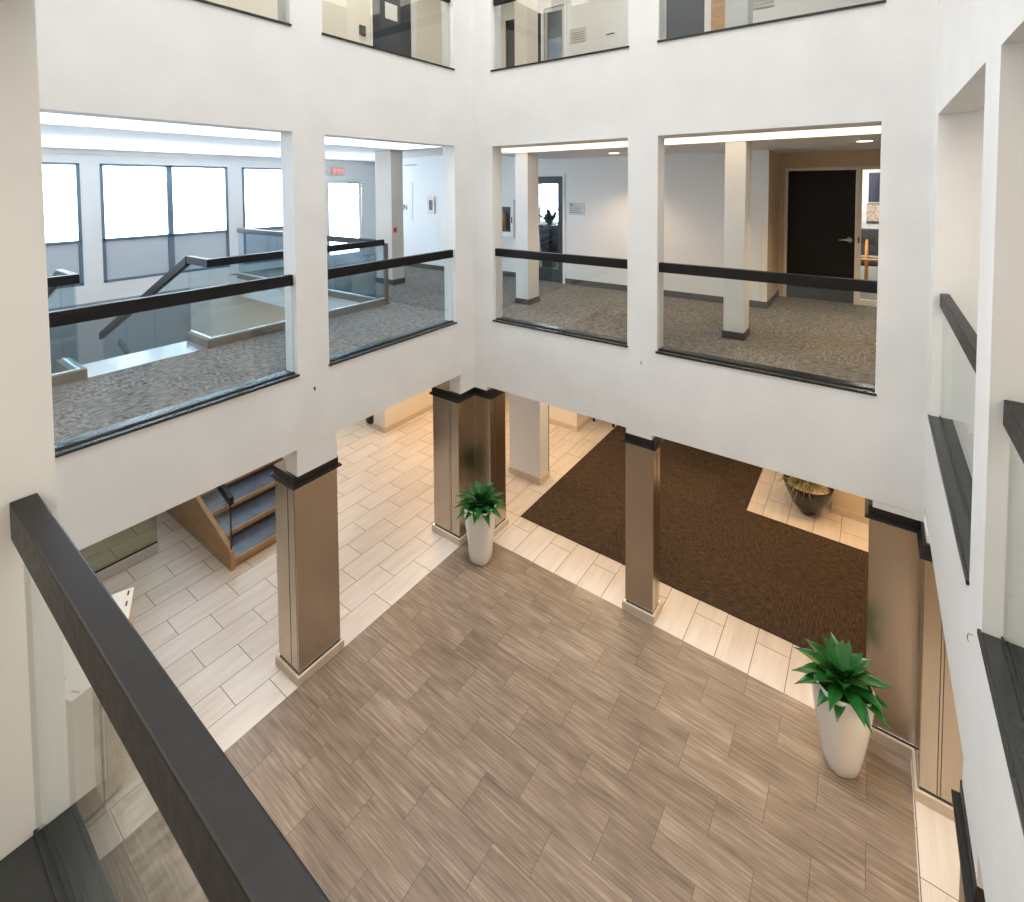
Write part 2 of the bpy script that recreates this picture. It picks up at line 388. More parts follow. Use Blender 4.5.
pillar([(2.50,4.335),(2.955,4.335),(2.955,4.69),(2.50,4.69)], ([(2.515,4.307),(2.94,4.307),(2.94,4.503),(2.515,4.503)], 2.27),
       'free-standing bronze-clad pillar next to the staircase, square with black cap', [(2.4985,2.5,4.46,4.468),(2.4985,2.5,4.35,4.354)])
pillar([(5.10,1.85),(5.31,1.85),(5.31,2.165),(5.10,2.165)], ([(5.072,1.86),(5.268,1.86),(5.268,2.15),(5.072,2.15)], 2.07),
       'bronze-clad pillar standing between the lobby and the brown entrance mat', [(5.20,5.206,1.8485,1.85)])
pillar([(4.77,4.335),(5.10,4.335),(5.10,4.07),(5.44,4.07),(5.44,4.80),(4.77,4.80)],
       ([(4.79,4.307),(5.072,4.307),(5.072,4.10),(5.268,4.10),(5.268,4.503),(4.79,4.503)], 2.268),
       'L-shaped bronze corner pillar behind the smaller potted agave', [(4.7685,4.77,4.47,4.478),(4.7685,4.77,4.50,4.504),(5.2,5.206,4.0685,4.07)])
pillar([(5.10,-.02),(5.10,-.362),(4.77,-.362),(4.77,-.87),(5.44,-.87),(5.44,-.02)],
       ([(5.072,-.04),(5.072,-.371),(4.79,-.371),(4.79,-.568),(5.268,-.568),(5.268,-.04)], 2.068),
       'L-shaped bronze corner pillar beside the larger potted agave', [(4.7685,4.77,-.472,-.466),(4.7685,4.77,-.492,-.486)])
pillar([(2.52,-.374),(2.93,-.374),(2.93,-.76),(2.52,-.76)], ([(2.515,-.372),(2.92,-.372),(2.92,-.568),(2.515,-.568)], 2.15),
       'pillar under the right wall, only its black cap showing at the bottom edge')
pillar([(.33,4.335),(.66,4.335),(.66,4.80),(-.02,4.80),(-.02,4.07),(.33,4.07)],
       ([(.348,4.307),(.64,4.307),(.64,4.503),(.152,4.503),(.152,4.10),(.348,4.10)], 2.268),
       'bronze corner pillar seen through the near guardrail glass at lower left')

# ------------------------------------------------------------------ white corridor columns
def column(x0, x1, y0, y1, z0, z1, label, base_mat, bh, mat=None, strip=False):
    g = thing('corridor_column', label, 'column', ((x0+x1)/2, (y0+y1)/2, z0), 'painted square columns')
    box('shaft', mat or M['cream'], g, x0, x1, y0, y1, z0, z1, bevel=.004)
    d = .012
    MB().box(x0-d, x1+d, y0-d, y1+d, z0, z0+bh).build('base_trim', base_mat, g, bevel=.002)
    if strip: box('corner_strip', M['joint'], g, x1-.012, x1+.004, y0-.004, y0+.002, z0+bh, z1)
column(6.26, 6.56, 4.235, 4.465, F2, 5.215, 'white square column in front of the glazed navy door, second storey', M['base'], .085, M['wall'])
column(6.24, 6.54, 1.20, 1.425, F2, 5.215, 'white square column left of the solid black door, second storey', M['base'], .085, M['wall'])
column(6.26, 6.56, 4.235, 4.465, F3, 8.6, 'cream square column on the upper storey beside the glazed door', M['base'], .085)
column(6.24, 6.54, 1.20, 1.425, F3, 8.6, 'pale column on the upper storey left of the slatted sign', M['base'], .085, M['wall'])
column(6.49, 6.76, 4.185, 4.78, 0, 2.5, 'broad white column on the ground floor at the corner of the brown mat', M['plinth'], .10, M['white'], True)

# ------------------------------------------------------------------ corridors, second storey
# back corridor wall with a door opening and a recess
def bw(x, y, z):
    if 4.66 < y < 5.58 and F2 < z < 4.89: return False
    return True
struct('wall_corridor_back', MB().grid([8.05, 8.2], [1.36, 4.66, 5.58, 9.2], [F2, 4.89, 5.62], bw), M['white'])
struct('wall_corner_face', MB().box(8.05, 8.0515, 1.24, 1.36, F2, 5.215), M['white'])
struct('wall_recess_side', MB().box(8.0515, 9.25, 1.24, 1.3595, F2, 5.62).box(8.05, 9.25, -1.2, -1.05, F2, 5.62), M['tan'])
def rw(x, y, z):
    if .22 < y < 1.12 and z < 4.93: return False
    if -.55 < y < .145 and F2+.03 < z < 4.93: return False
    return True
struct('wall_recess_back', MB().grid([9.1, 9.22], [-1.05, -.55, .145, .22, 1.12, 1.24], [F2, F2+.03, 4.93, 5.62], rw), M['tan'])
tb = MB().box(8.038, 8.05, 1.24, 4.615, F2, F2+.10).box(8.038, 8.05, 5.63, 9.2, F2, F2+.10).box(8.05, 9.1, 1.228, 1.24, F2, F2+.10)
struct('baseboard_back', tb, M['base'])
struct('wall_outer_back', MB().grid([11.5, 11.6], [-2.6, 6.25, 7.35, VW], [0, 3.75, 4.95, 8.6], lambda x,y,z: not (6.25 < y < 7.35 and 3.75 < z < 4.95)), M['white'])
struct('wall_right_end', MB().box(4.83, 5.26, -2.6, VC-T-.001, F2, 5.62), M['wall'])
struct('wall_outer_right', MB().box(-2, 11.5, -2.7, -2.6, 0, 8.6), M['wall'])
struct('wall_outer_front', MB().box(-2.1, -2, -2.7, VW, 0, 8.6), M['cream'])
struct('wall_room', MB().box(8.2, 11.5, 3.95, 4.07, F2, 5.62).box(8.2, 11.5, 8.3, 8.42, F2, 5.62).box(9.22, 11.5, 1.9, 2.0, F2, 5.62), M['wall'])
struct('roof', MB().grid([-2,.15,UB+T,11.5], [-2.6,VC-T,VA+T,VW], [8.6, 8.7], up3), M['ceil'])
# ceilings
struct('ceiling_back', MB().box(5.271, 5.49, -1.0, 4.46, 5.226, 5.262).box(6.23, 11.5, -2.6, 5.0, 5.215, 5.26).box(6.23, 6.26, -2.6, 5.0, 5.26, 5.62), M['ceil'])
struct('ceiling_left', MB().box(-2, 8.05, 6.95, VW, 5.38, 5.42).box(8.05, 11.5, 5.0, VW, 5.38, 5.42).box(6.23, 8.05, 5.0, 6.95, 5.38, 5.42).box(6.23, 11.5, 4.98, 5.0, 5.215, 5.42), M['ceil'])
t = thing('ceiling_light', 'long white luminous ceiling strip above the back corridor openings', 'ceiling light', (5.8, 2, 5.23))
box('diffuser', M['lampB'], t, 5.50, 6.22, -1.0, 4.45, 5.218, 5.235); box('housing', M['white'], t, 5.49, 6.225, -1.01, 4.46, 5.236, 5.27)
t = thing('ceiling_light', 'wide glowing ceiling strip above the staircase corridor', 'ceiling light', (3, 5.8, 5.38))
box('diffuser', M['lampA'], t, -1.9, 6.2, 4.62, 6.93, 5.385, 5.40); box('housing', M['white'], t, -1.92, 6.22, 4.60, 6.94, 5.401, 5.43)
struct('ceiling_front', MB().box(-2, .13, -2.6, 4.6, 5.3, 5.35).box(.15, 6.2, -2.6, VC-T, 5.3, 5.35), M['ceil'])

def downlight(x, y, z, label, power=18, col=(1, .74, .48)):
    t = thing('downlight', label, 'downlight', (x, y, z-.012), 'recessed downlights')
    MB().lathe([(.095, z-.006), (.10, z-.001)], x, y, 28).build('trim_ring', M['white'], t, smooth=False)
    MB().lathe([(.075, z-.010), (.078, z-.006)], x, y, 28).build('lens', M['lens'], t)
    la = bpy.data.lights.new('downlight_lamp', 'SPOT'); la.energy = power; la.color = col; la.spot_size = math.radians(125); la.spot_blend = .8; la.shadow_soft_size = .06
    lo = bpy.data.objects.new('downlight_lamp', la); C.objects.link(lo); lo.location = (x, y, z-.03)
downlight(7.17, 3.25, 5.215, 'recessed ceiling downlight above the wall right of the navy door', 100)
downlight(7.10, .10, 5.215, 'recessed ceiling downlight in front of the solid black door', 170, (1, .72, .43))

# doors of the back corridor
d = tag(thing('door_1', 'navy framed glazed door beside the white column', 'door', (8.06, 5.1, F2)), kind='structure')
fr = MB().box(8.03, 8.09, 4.615, 4.66, F2, 4.94).box(8.03, 8.09, 5.58, 5.625, F2, 4.94).box(8.03, 8.09, 4.66, 5.58, 4.89, 4.94)
fr.build('door_frame', M['white'], d, bevel=.003)
lf = MB().box(8.06, 8.10, 4.66, 4.78, F2, 4.89).box(8.06, 8.10, 5.46, 5.58, F2, 4.89).box(8.06, 8.10, 4.78, 5.46, 4.75, 4.89).box(8.06, 8.10, 4.78, 5.46, F2, 3.15)
lf.build('door_leaf', M['navy'], d, bevel=.003)
box('pane', M['wglass'], d, 8.077, 8.083, 4.78, 5.46, 3.15, 4.75)
MB().tube([(8.05,5.52,3.9),(8.02,5.52,3.9),(8.02,5.40,3.9)], .011).build('door_handle', M['steel'], d, smooth=True)
d = tag(thing('door_2', 'solid black door with lever handle in the tan recess', 'door', (9.1, .67, F2)), kind='structure')
fr = MB().box(9.07, 9.12, 1.12, 1.165, F2, 4.975).box(9.07, 9.12, .145, .22, F2, 4.975).box(9.07, 9.12, .22, 1.12, 4.93, 4.975).box(9.07, 9.12, -.6, .145, 4.93, 4.975).box(9.07, 9.12, -.6, .145, F2, F2+.09)
fr.build('door_frame', M['cream'], d, bevel=.003)
box('door_leaf', M['blackdoor'], d, 9.10, 9.145, .223, 1.117, F2+.008, 4.927, bevel=.002)
hb = MB().lathe([(.045, 0), (.045, .014)], 0, 0, 20)
for v in hb.bm.verts: v.co = Vector((9.10 - v.co.z, .29 + v.co.x, 3.87 + v.co.y))
hb.tube([(9.09,.29,3.87),(9.055,.29,3.87),(9.05,.31,3.87),(9.05,.42,3.865)], [.016,.016,.016,.013], 10)
hb.build('door_handle', M['steel'], d, smooth=True)
box('strike_plate', M['pull'], d, 9.064, 9.07, .165, .185, 3.83, 3.92)
for z in (3.2, 3.9, 4.7): box('hinge', M['steel'], d, 9.062, 9.10, 1.113, 1.123, z, z+.09)
w = tag(thing('window_1', 'narrow sidelight beside the black door', 'window', (9.1, -.2, F2+.09)), kind='structure')
box('pane', M['wglass'], w, 9.10, 9.106, -.55, .145, F2+.09, 4.93)
tag(box('corner_guard', M['cream'], None, 8.030, 8.0375, 1.24, 1.32, F2+.101, 4.18), 'beige corner guard strip on the wall edge left of the black door', 'corner guard')

# objects on and in the back corridor
t = thing('wall_plaque', 'silver text plaque on the wall right of the navy door', 'plaque', (8.04, 4.37, 4.18))
box('plate', M['plaque'], t, 8.04, 8.05, 4.215, 4.53, 4.185, 4.405, bevel=.002)
tx = MB()
for k, (a, b) in enumerate(((.02,.27),(.02,.26),(.02,.24),(.02,.27))): tx.box(8.0385, 8.04, 4.53-a, 4.53-b, 4.325-k*.035, 4.333-k*.035)
tx.build('text_lines', M['ink'], t)
box('emblem', M['inkblue'], t, 8.0385, 8.04, 4.44, 4.51, 4.35, 4.385)
t = thing('extinguisher_cabinet', 'white wall cabinet with dark window holding a fire extinguisher', 'cabinet', (8.02, 6.0, 3.73))
MB().grid([8.0, 8.05], [5.76, 5.83, 6.22, 6.29], [3.70, 3.80, 4.30, 4.44], lambda x,y,z: not (5.83 < y < 6.22 and 3.80 < z < 4.30)).build('frame', M['white'], t, bevel=.003)
box('window', M['pull'], t, 8.035, 8.05, 5.83, 6.22, 3.80, 4.30)
box('latch', M['ink'], t, 7.992, 8.0, 5.79, 5.81, 3.98, 4.10)
ex = MB().lathe([(.03,3.84),(.065,3.86),(.065,4.12),(.03,4.17),(.02,4.2)], 8.02, 6.0, 16); 
ex.build('cylinder', principled('dim_brass', (.25,.17,.08), .4), t, smooth=True)
# room behind the glazed door
t = thing('tall_planter', 'tall dark planter with leafy plant seen through the navy door', 'planter', (9.5, 5.85, F2))
MB().lathe([(.14,F2),(.21,F2+.95),(.19,F2+.95),(.17,F2+.90)], 9.5, 5.85, 24, 4).build('pot', M['blackpot'], t)
pl = MB()
def blade(mb, base, yaw, length, width, rise, droop, n=7, fold=.25, tip=1.0):
    """lanceolate leaf with a folded mid-rib arching outwards"""
    c, s = math.cos(yaw), math.sin(yaw); L, Rr, Mm = [], [], []
    for i in range(n+1):
        t = i / n; r = length * (t * math.cos(rise) + .0); z = length * (t * math.sin(rise) - droop * t * t)
        w = width * max(.04, (math.sin(math.pi * min(1, (.16 + .84*t))) ** .75) * (1 if t < .5 else (1 - ((t-.5)/.5)**2.2)**.6 if t < 1 else 0))
        x, y = base[0] + c*r, base[1] + s*r; zz = base[2] + z
        L.append(mb.bm.verts.new((x - s*w, y + c*w, zz + w*fold))); Rr.append(mb.bm.verts.new((x + s*w, y - c*w, zz + w*fold))); Mm.append(mb.bm.verts.new((x, y, zz)))
    for i in range(n):
        mb.bm.faces.new((L[i], L[i+1], Mm[i+1], Mm[i])); mb.bm.faces.new((Mm[i], Mm[i+1], Rr[i+1], Rr[i]))
for k in range(16): blade(pl, (9.5, 5.85, F2+.93), k*2.4, random.uniform(.35,.75), .05, random.uniform(.7,1.4), random.uniform(.1,.4))
pl.build('foliage', principled('dim_leaf', (.03,.06,.03), .5), t)
# chair and pictures in the room behind the sidelight
t = thing('armchair', 'orange-framed chair with dark upholstery seen through the sidelight', 'chair', (10.6, 0, F2))
box('seat', M['upholstery'], t, 10.38, 10.85, -.40, .24, F2+.42, F2+.52, bevel=.02)
box('backrest', M['upholstery'], t, 10.84, 10.92, -.40, .24, F2+.55, F2+1.02, bevel=.02)
for sx in (10.37, 10.90):
    for sy in (-.42, .085):
        MB().tube([(sx, sy, F2), (sx, sy, F2+.82)], .024).build('leg', M['orange'], t, smooth=True)
for sy in (-.42, .085): MB().tube([(10.36, sy, F2+.80), (10.91, sy, F2+.82)], .02).build('armrest', M['orange'], t, smooth=True)
MB().tube([(10.36, -.42, F2+.53), (10.36, .20, F2+.53)], .026).build('front_rail', M['orange'], t, smooth=True)
t = thing('framed_picture', 'dark blue framed picture, upper of two beyond the sidelight', 'picture', (11.48, -.15, 4.65))
box('frame', M['white'], t, 11.47, 11.5, -.5, .105, 4.36, 4.95); box('canvas', M['picblue'], t, 11.465, 11.47, -.48, .085, 4.38, 4.92)
t = thing('framed_picture', 'pale printed notice below the dark blue picture', 'picture', (11.48, -.15, 4.15))
box('frame', M['ink'], t, 11.475, 11.5, -.5, .105, 3.99, 4.33); box('sheet', M['print'], t, 11.47, 11.475, -.48, .10, 4.02, 4.32)

# ------------------------------------------------------------------ window wall behind the staircase
WZ0, WZM, WZ1 = 3.06, 3.81, 5.145
WIN = [(-1.6, 2.585), (2.855, 4.975), (5.27, 6.42)]
EX = (7.30, 8.36)
def ow(x, y, z):
    for a, b in WIN:
        if a < x < b and WZ0 < z < WZ1: return False
        if a < x < b and 6.9 < z < 8.2: return False
    if EX[0] < x < EX[1] and F2 < z < 4.87: return False
    if 6.72 < x < 7.05 and 3.9 < z < 4.87: return False
    return True
struct('wall_window', MB().grid(sorted({-2, 11.5, *[q for p in WIN for q in p], *EX, 6.72, 7.05}), [VW, VW+.2], [0, F2, WZ0, 3.9, 4.87, WZ1, 6.9, 8.2, 8.7], ow), M['white'])
for i, (a, b) in enumerate(WIN):
    w = tag(thing('window_%d' % (i+2), 'large window over a grey lower panel', 'window', ((a+b)/2, VW+.05, WZ0)), kind='structure')
    xs = [a, b]; xs = [a, (a+b)/2, b] if b - a > 1.5 else xs
    if i == 0: xs = [a, .35, 2.585 - 1.06, b]
    m = MB(); y0, y1 = VW-.01, VW+.06
    for x in xs: m.box(max(a, x-.05), min(b, x+.05), y0, y1, WZ0, WZ1)
    m.box(a, b, y0, y1, WZ1-.04, WZ1).box(a, b, y0, y1, WZM-.025, WZM+.025).box(a, b, y0, y1, WZ0, WZ0+.045)
    m.build('window_frame', M['alu'], w, bevel=.004)
    for x0, x1 in zip(xs, xs[1:]):
        box('pane', M['wglass'], w, x0, x1, VW+.025, VW+.031, WZM, WZ1)
        box('lower_panel', M['spandrel'], w, x0+.04, x1-.04, VW+.02, VW+.04, WZ0+.03, WZM-.02)
struct('stairwell_shade_panel', MB().box(-.5, 4.2, VW-.02, VW-.001, 0, 2.75), principled('stairwell_shade_grey', (.30, .34, .38), .6))  # dark sheet on the lower stairwell wall, shade put in as colour
struct('trim_1', MB().box(-2, 11.5, VW-.03, VW, 5.30, 5.38), M['white'])
# exit door
d = tag(thing('door_3', 'bright glazed exit door under the EXIT sign', 'door', (7.83, VW, F2)), kind='structure')
x0, x1 = EX
MB().box(x0-.06, x0, VW-.02, VW+.08, F2, 4.93).box(x1, x1+.06, VW-.02, VW+.08, F2, 4.93).box(x0, x1, VW-.02, VW+.08, 4.87, 4.93).build('door_frame', M['white'], d)
MB().box(x0, x0+.07, VW+.02, VW+.06, F2, 4.87).box(x1-.11, x1, VW+.02, VW+.06, F2, 4.87).box(x0+.07, x1-.11, VW+.02, VW+.06, 4.80, 4.87).box(x0+.07, x1-.11, VW+.02, VW+.06, F2, F2+.12).build('door_leaf', M['white'], d)
box('pane', M['wglass'], d, x0+.07, x1-.11, VW+.035, VW+.041, F2+.12, 4.80)
MB().tube([(x1-.06,VW+.02,3.5),(x1-.06,VW-.05,3.5),(x1-.06,VW-.05,4.7),(x1-.06,VW+.02,4.7)], .016).build('pull_handle', M['plaque'], d, smooth=True)
MB().box(x1-.42, x1-.12, VW-.01, VW+.02, 4.79, 4.84).tube([(x1-.2,VW-.02,4.80),(x1-.05,VW-.14,4.80)], .012).build('door_closer', M['plaque'], d)
struct('window_5', MB().box(6.72, 7.05, VW+.03, VW+.036, 3.9, 4.87), M['wglass'])
t = thing('exit_sign', 'white EXIT sign with red letters above the bright exit door', 'exit sign', (7.6, VW-.04, 5.0))
box('housing', M['signwhite'], t, 7.42, 7.80, VW-.05, VW, 5.00, 5.21, bevel=.005)
text('lettering', 'EXIT', .17, M['signred'], t, (7.61, VW-.0525, 5.103), FACE_NV)

# pier and end wall of the corridor by the exit
t = thing('corridor_pier', 'tan square pier carrying the red fire alarm', 'pier', (6.26, 7.4, F2))
box('shaft', principled('pier_paint', (.60, .54, .47), .6), t, 6.12, 6.40, 7.15, 7.60, F2, 5.375, bevel=.004)
box('base_trim', M['base'], t, 6.108, 6.412, 7.138, 7.612, F2, F2+.10)
struct('wall_end', MB().box(7.80, 8.04, 6.7, 9.2, F2, 5.375), M['white'])
struct('baseboard_end', MB().box(7.788, 7.80, 6.69, 9.2, F2, F2+.10), M['base'])
t = thing('fire_alarm', 'red fire alarm pull station on the tan pier', 'fire alarm', (6.2, 7.14, 3.9))
box('housing', M['red'], t, 6.155, 6.215, 7.125, 7.149, 3.87, 3.965, bevel=.004); box('pull_bar', M['pull'], t, 6.165, 6.205, 7.115, 7.125, 3.905, 3.925)
t = thing('restroom_sign', 'small restroom sign with dark capital letters beside the tan pier', 'sign', (7.79, 8.75, 4.1))
box('plate', M['white'], t, 7.794, 7.80, 8.50, 9.06, 4.05, 4.34)
text('lettering', 'MEN', .17, M['ink'], t, (7.792, 8.74, 4.24), FACE_NU)
for k in range(9): box('raised_dot', M['ink'], t, 7.7915, 7.794, 8.58+k*.035, 8.592+k*.035, 4.09, 4.102)
t = thing('door_panel', 'white flush door with thin raised frame on the bluish end wall', 'door', (7.79, 8.4, F2))
MB().box(7.785, 7.80, 8.40, 8.44, 3.95, 4.80).box(7.785, 7.80, 8.48, 8.50, 3.95, 4.80).box(7.785, 7.80, 8.44, 8.48, 4.77, 4.80).box(7.785,7.80,8.44,8.48,3.95,3.98).build('frame', M['white'], t)
box('slot_glass', M['white'], t, 7.792, 7.80, 8.44, 8.48, 3.98, 4.77)
t = thing('framed_notice', 'small white framed dark notice on the bluish end wall', 'picture', (7.79, 7.8, 4.13))
box('frame', M['signwhite'], t, 7.775, 7.80, 7.70, 7.92, 4.12, 4.50, bevel=.003); box('picture', M['pull'], t, 7.77, 7.776, 7.76, 7.86, 4.20, 4.42)
t = thing('air_vent', 'thin dark air slot high on the bluish end wall', 'vent', (7.79, 8.45, 5.2))
box('slot', M['joint'], t, 7.795, 7.80, 8.25, 8.66, 5.19, 5.205); box('rim', M['white'], t, 7.793, 7.80, 8.24, 8.67, 5.206, 5.215)

# ------------------------------------------------------------------ staircase
st = thing('staircase', 'wood and slate staircase rising from the tiled lobby to the second storey', 'staircase', (2.8, 6.35, 0))
SU0, SU1 = 2.79, 4.05
R1, G1 = .13, .37
n1 = 11
def z1(v): return R1 + (v - 6.35) * R1 / G1
for k in range(n1 - 1):
    v0 = 6.35 + k*G1; zt = R1*(k+1)
    tr = box('tread', M['slate'], st, SU0+.05, SU1-.05, v0-.02, v0+G1+.03, zt-.035, zt, bevel=.003)
    box('nosing', M['wood'], tr, SU0+.05, SU1-.05, v0-.035, v0-.02, zt-.055, zt-.002)
    if k: box('riser', M['joint'], st, SU0+.05, SU1-.05, v0+.03, v0+.045, zt-R1, zt-.035)
    else: box('riser', M['wood'], st, SU0+.05, SU1-.05, v0+.0, v0+.015, 0.0, zt-.035)
VE = 6.35 + 10*G1
for x0 in (SU0, SU1-.05):
    MB().prism_x([(6.31,0),(6.31,.235),(6.36,.27),(VE,R1*11+.12),(VE,R1*11-.25),(8.3,0)], x0, x0+.05).build('stringer', M['wood'], st, bevel=.003)
MB().box(1.36, SU1, 9.85, VW-.02, R1*11-.16, R1*11).build('mid_landing', M['landing'], st)
# upper flight
R2 = (F2 - R1*11) / 9; G2_ = (9.85 - 6.56) / 8
for k in range(8):
    zt = F2 - R2*(k+1); v0 = 6.56 + k*G2_
    box('tread', M['slate'], st, 1.41, 2.52, v0-.03, v0+G2_, zt-.04, zt, bevel=.003)
    box('riser', M['joint'], st, 1.41, 2.52, v0-.012, v0, zt, zt+R2-.04)
for x0 in (1.36, 2.52):
    MB().prism_x([(6.565,F2-.01),(6.565,F2-.42),(9.85,R1*11-.28),(9.85,R1*11+.10)], x0, x0+.05).build('stringer', M['wood'], st)
# stair handrails and their glass
def zr1(v): return z1(v) + .80
MB().rail([(SU0+.025,6.30,zr1(6.34)),(SU0+.025,VE,zr1(VE))], .055, .10).build('handrail', M['black'], st, bevel=.004)
MB().prism_x([(6.34,.26),(6.34,zr1(6.34)-.09),(VE,zr1(VE)-.09),(VE,R1*11+.12)], SU0+.019, SU0+.031).build('glass_panel', M['glass'], st)
MB().box(SU0+.017, SU0+.033, 6.332, 6.342, .26, zr1(6.34)-.09).build('glass_edge', M['cap'], st)
sl = (F2 - R1*11) / (9.85 - 6.56) 
for x, e in ((2.545, 1), (1.385, 1)):
    p0, p1 = (x, 6.62, 3.905), (x, 9.95, 3.905 - sl*(9.95-6.62))
    MB().rail([p0, p1], .055, .11).build('handrail', M['black'], st, bevel=.004)
    for va, vb in ((6.62, 7.70), (7.712, 8.8), (8.812, 9.85)):
        zb = lambda v: F2 + .02 - sl*(v-6.56); ztp = lambda v: 3.905 - .08 - sl*(v-6.62)
        MB().prism_x([(va,zb(va)),(va,ztp(va)),(vb,ztp(vb)),(vb,zb(vb))], x-.006, x+.006).build('glass_panel', M['sglass'], st)
# guards around the stair opening
def landing_guard(label, path, joints, curb=True):
    g = thing('stair_guard', label, 'guardrail', (path[0][0], path[0][1], F2), 'glass guards around the stair opening')
    MB().rail([(x, y, F2+.095) for x, y in path], .11, .095).build('curb', M['stone'], g, bevel=.004)
    MB().rail([(x, y, F2+.103) for x, y in path], .022, .010).build('channel', M['white'], g)
    MB().rail([(x, y, 3.905) for x, y in path], .06, .09).build('handrail', M['black'], g, bevel=.004)
    for (a, b) in joints:
        MB().rail([(a[0], a[1], 3.83), (b[0], b[1], 3.83)], .012, 3.83-F2-.105).build('glass_panel', M['sglass'], g)
landing_guard('glass guard on a taupe curb along the corridor, right of the stair head',
    [(2.555,6.62),(2.555,6.105),(5.05,6.105)], [((2.555,6.62),(2.555,6.11)),((2.56,6.105),(3.80,6.105)),((3.81,6.105),(5.05,6.105))])
landing_guard('short glass guard left of the stair head, mostly hidden by the near wall',
    [(1.38,6.62),(1.38,6.105),(0.25,6.105)], [((1.38,6.62),(1.38,6.11)),((1.37,6.105),(.25,6.105))])
landing_guard('glass guard running away to the windows, along the far side of the stair well',
    [(4.88,10.3),(4.96,6.19)], [((4.88,10.3),(4.906,8.9)),((4.907,8.89),(4.93,7.5)),((4.93,7.49),(4.96,6.19))])
t = thing('end_post', 'slim taupe end post where two glass guards meet by the tan pier', 'post', (5.10,6.10,F2))
MB().box(5.075,5.115,6.07,6.14,F2,3.84).build('shaft', M['stone'], t, bevel=.003)
box('foot', M['stone'], t, 5.065, 5.125, 6.06, 6.15, F2, F2+.02)
# ground floor glass screen
t = thing('glass_screen', 'low frameless glass screen on a grey base shoe left of the stairs', 'glass screen', (1.2, 7.45, 0))
box('base_shoe', M['plaque'], t, -.2, 2.40, 7.42, 7.48, 0, .125, bevel=.004); box('gasket', M['cap'], t, -.2, 2.40, 7.435, 7.465, .125, .135)
box('glass_panel', glass('tinted_glass', (.80, .78, .66)), t, -.2, 2.40, 7.444, 7.456, .135, 1.05)

# ------------------------------------------------------------------ ground floor walls and things
struct('wall_lobby_block', MB().box(6.18, 7.95, 7.51, 7.84, .10, 2.5).box(8.34, 9.9, 4.53, 5.6, .10, 2.5), M['cream'])
struct('baseboard_lobby', MB().box(6.165, 7.965, 7.495, 7.855, 0, .10).box(8.325, 9.915, 4.515, 5.6, 0, .10).box(8.34, 8.355, -2.6, .412, 0, .10), M['plinth'])
struct('wall_lobby_right', MB().box(8.355, 8.5, -2.6, .40, 0, 2.5), M['tan'])
t = thing('waste_bin', 'black round waste bin beside the far lobby wall corner', 'bin', (6.33, 8.03, 0))

bx_, by_ = 6.33, 8.03
MB().lathe([(.135, .03), (.15, .05), (.15, .60), (.14, .64), (.12, .64), (.115, .55)], bx_, by_, 28).build('body', M['blackpot'], t, auto=.6)
MB().lathe([(.155, 0), (.155, .03), (.14, .032)], bx_, by_, 28).build('base_ring', M['plaque'], t, auto=.6)
# side table, only its dark feet showing
t = thing('side_table', 'dark side table whose feet show under the back beam by the mat', 'table', (8.95, 4.22, 0))
for px, py in ((8.92, 4.46), (8.92, 4.04), (9.4, 4.46), (9.4, 4.04)):
    MB().tube([(px, py, 0), (px, py, .03), (px, py, .44)], [.028, .022, .02], 10).build('leg', M['cap'], t, smooth=True)
box('table_top', M['blackdoor'], t, 8.87, 9.45, 4.0, 4.505, .44, .48, bevel=.005)
# entrance mat
t = MB().prism([(5.69,-2.2),(7.69,-2.2),(7.69,1.41),(10.8,1.41),(10.8,4.0),(5.69,4.0)], .0015, .010)
tag(t.build('entrance_mat', M['mat']), 'large brown ribbed entrance mat with a notched corner', 'mat')
# corner pot with grass
t = thing('potted_grass', 'glossy black bowl planter with yellowish grass on the tiles behind the mat', 'potted plant', (8.15, .69, 0))
px, py = 8.15, .69
MB().lathe([(.08, 0), (.10, .02), (.20, .16), (.285, .34), (.315, .44), (.305, .455), (.29, .44), (.26, .38)], px, py, 36).build('pot', M['blackpot'], t, auto=.7)
MB().lathe([(.262, .385), (.255, .40)], px, py, 36).build('soil', M['print'], t)
g = MB()
for k in range(130):
    a = random.uniform(0, 6.28); r = .12 * math.sqrt(random.random())
    blade(g, (px + r*math.cos(a) + .02, py + r*math.sin(a) + .06, .41), a + random.uniform(-.5, .5), random.uniform(.30, .52), random.uniform(.006, .011), random.uniform(.45, 1.35), random.uniform(.3, .85), n=6, fold=.3)
g.build('foliage', M['leafd'], t)
# white information kiosk
t = thing('display_stand', 'white display stand with black slots, half hidden behind the near handrail', 'stand', (1.30, 5.34, 0))
KX1, KZ = 1.54, 1.0
KP = [(1.578,5.505),(1.25,4.70),(.93,4.63),(.82,4.95),(1.204,5.648)]
K = MB().prism(offset(KP, -.01), .02, KZ); K.build('body', principled('stand_beige', (.62,.53,.42), .5), t, bevel=.006)
MB().prism(KP, KZ, KZ+.012).build('top', M['white'], t, bevel=.004)
ke = (Vector(KP[1]) - Vector(KP[0])).normalized(); kn = Vector((ke.y, -ke.x))
kn = -kn if kn.dot(Vector((1, -.4))) < 0 else kn
for q, zz, inn in ((.06, KZ+.012, .03), (.20, KZ+.012, .03), (.33, KZ-.07, -.0012)):
    c0 = Vector(KP[0]) + ke*q - kn*(inn + (.01 if zz < KZ else 0)); a, b = c0 - ke*.03, c0 + ke*.03
    MB().prism([tuple(a), tuple(b), tuple(b - kn*.012), tuple(a - kn*.012)], zz, zz + (.004 if zz > KZ else .03)).build('slot', M['ink'], t)
MB().prism(offset(KP, -.04), 0, .02).build('foot', M['joint'], t)
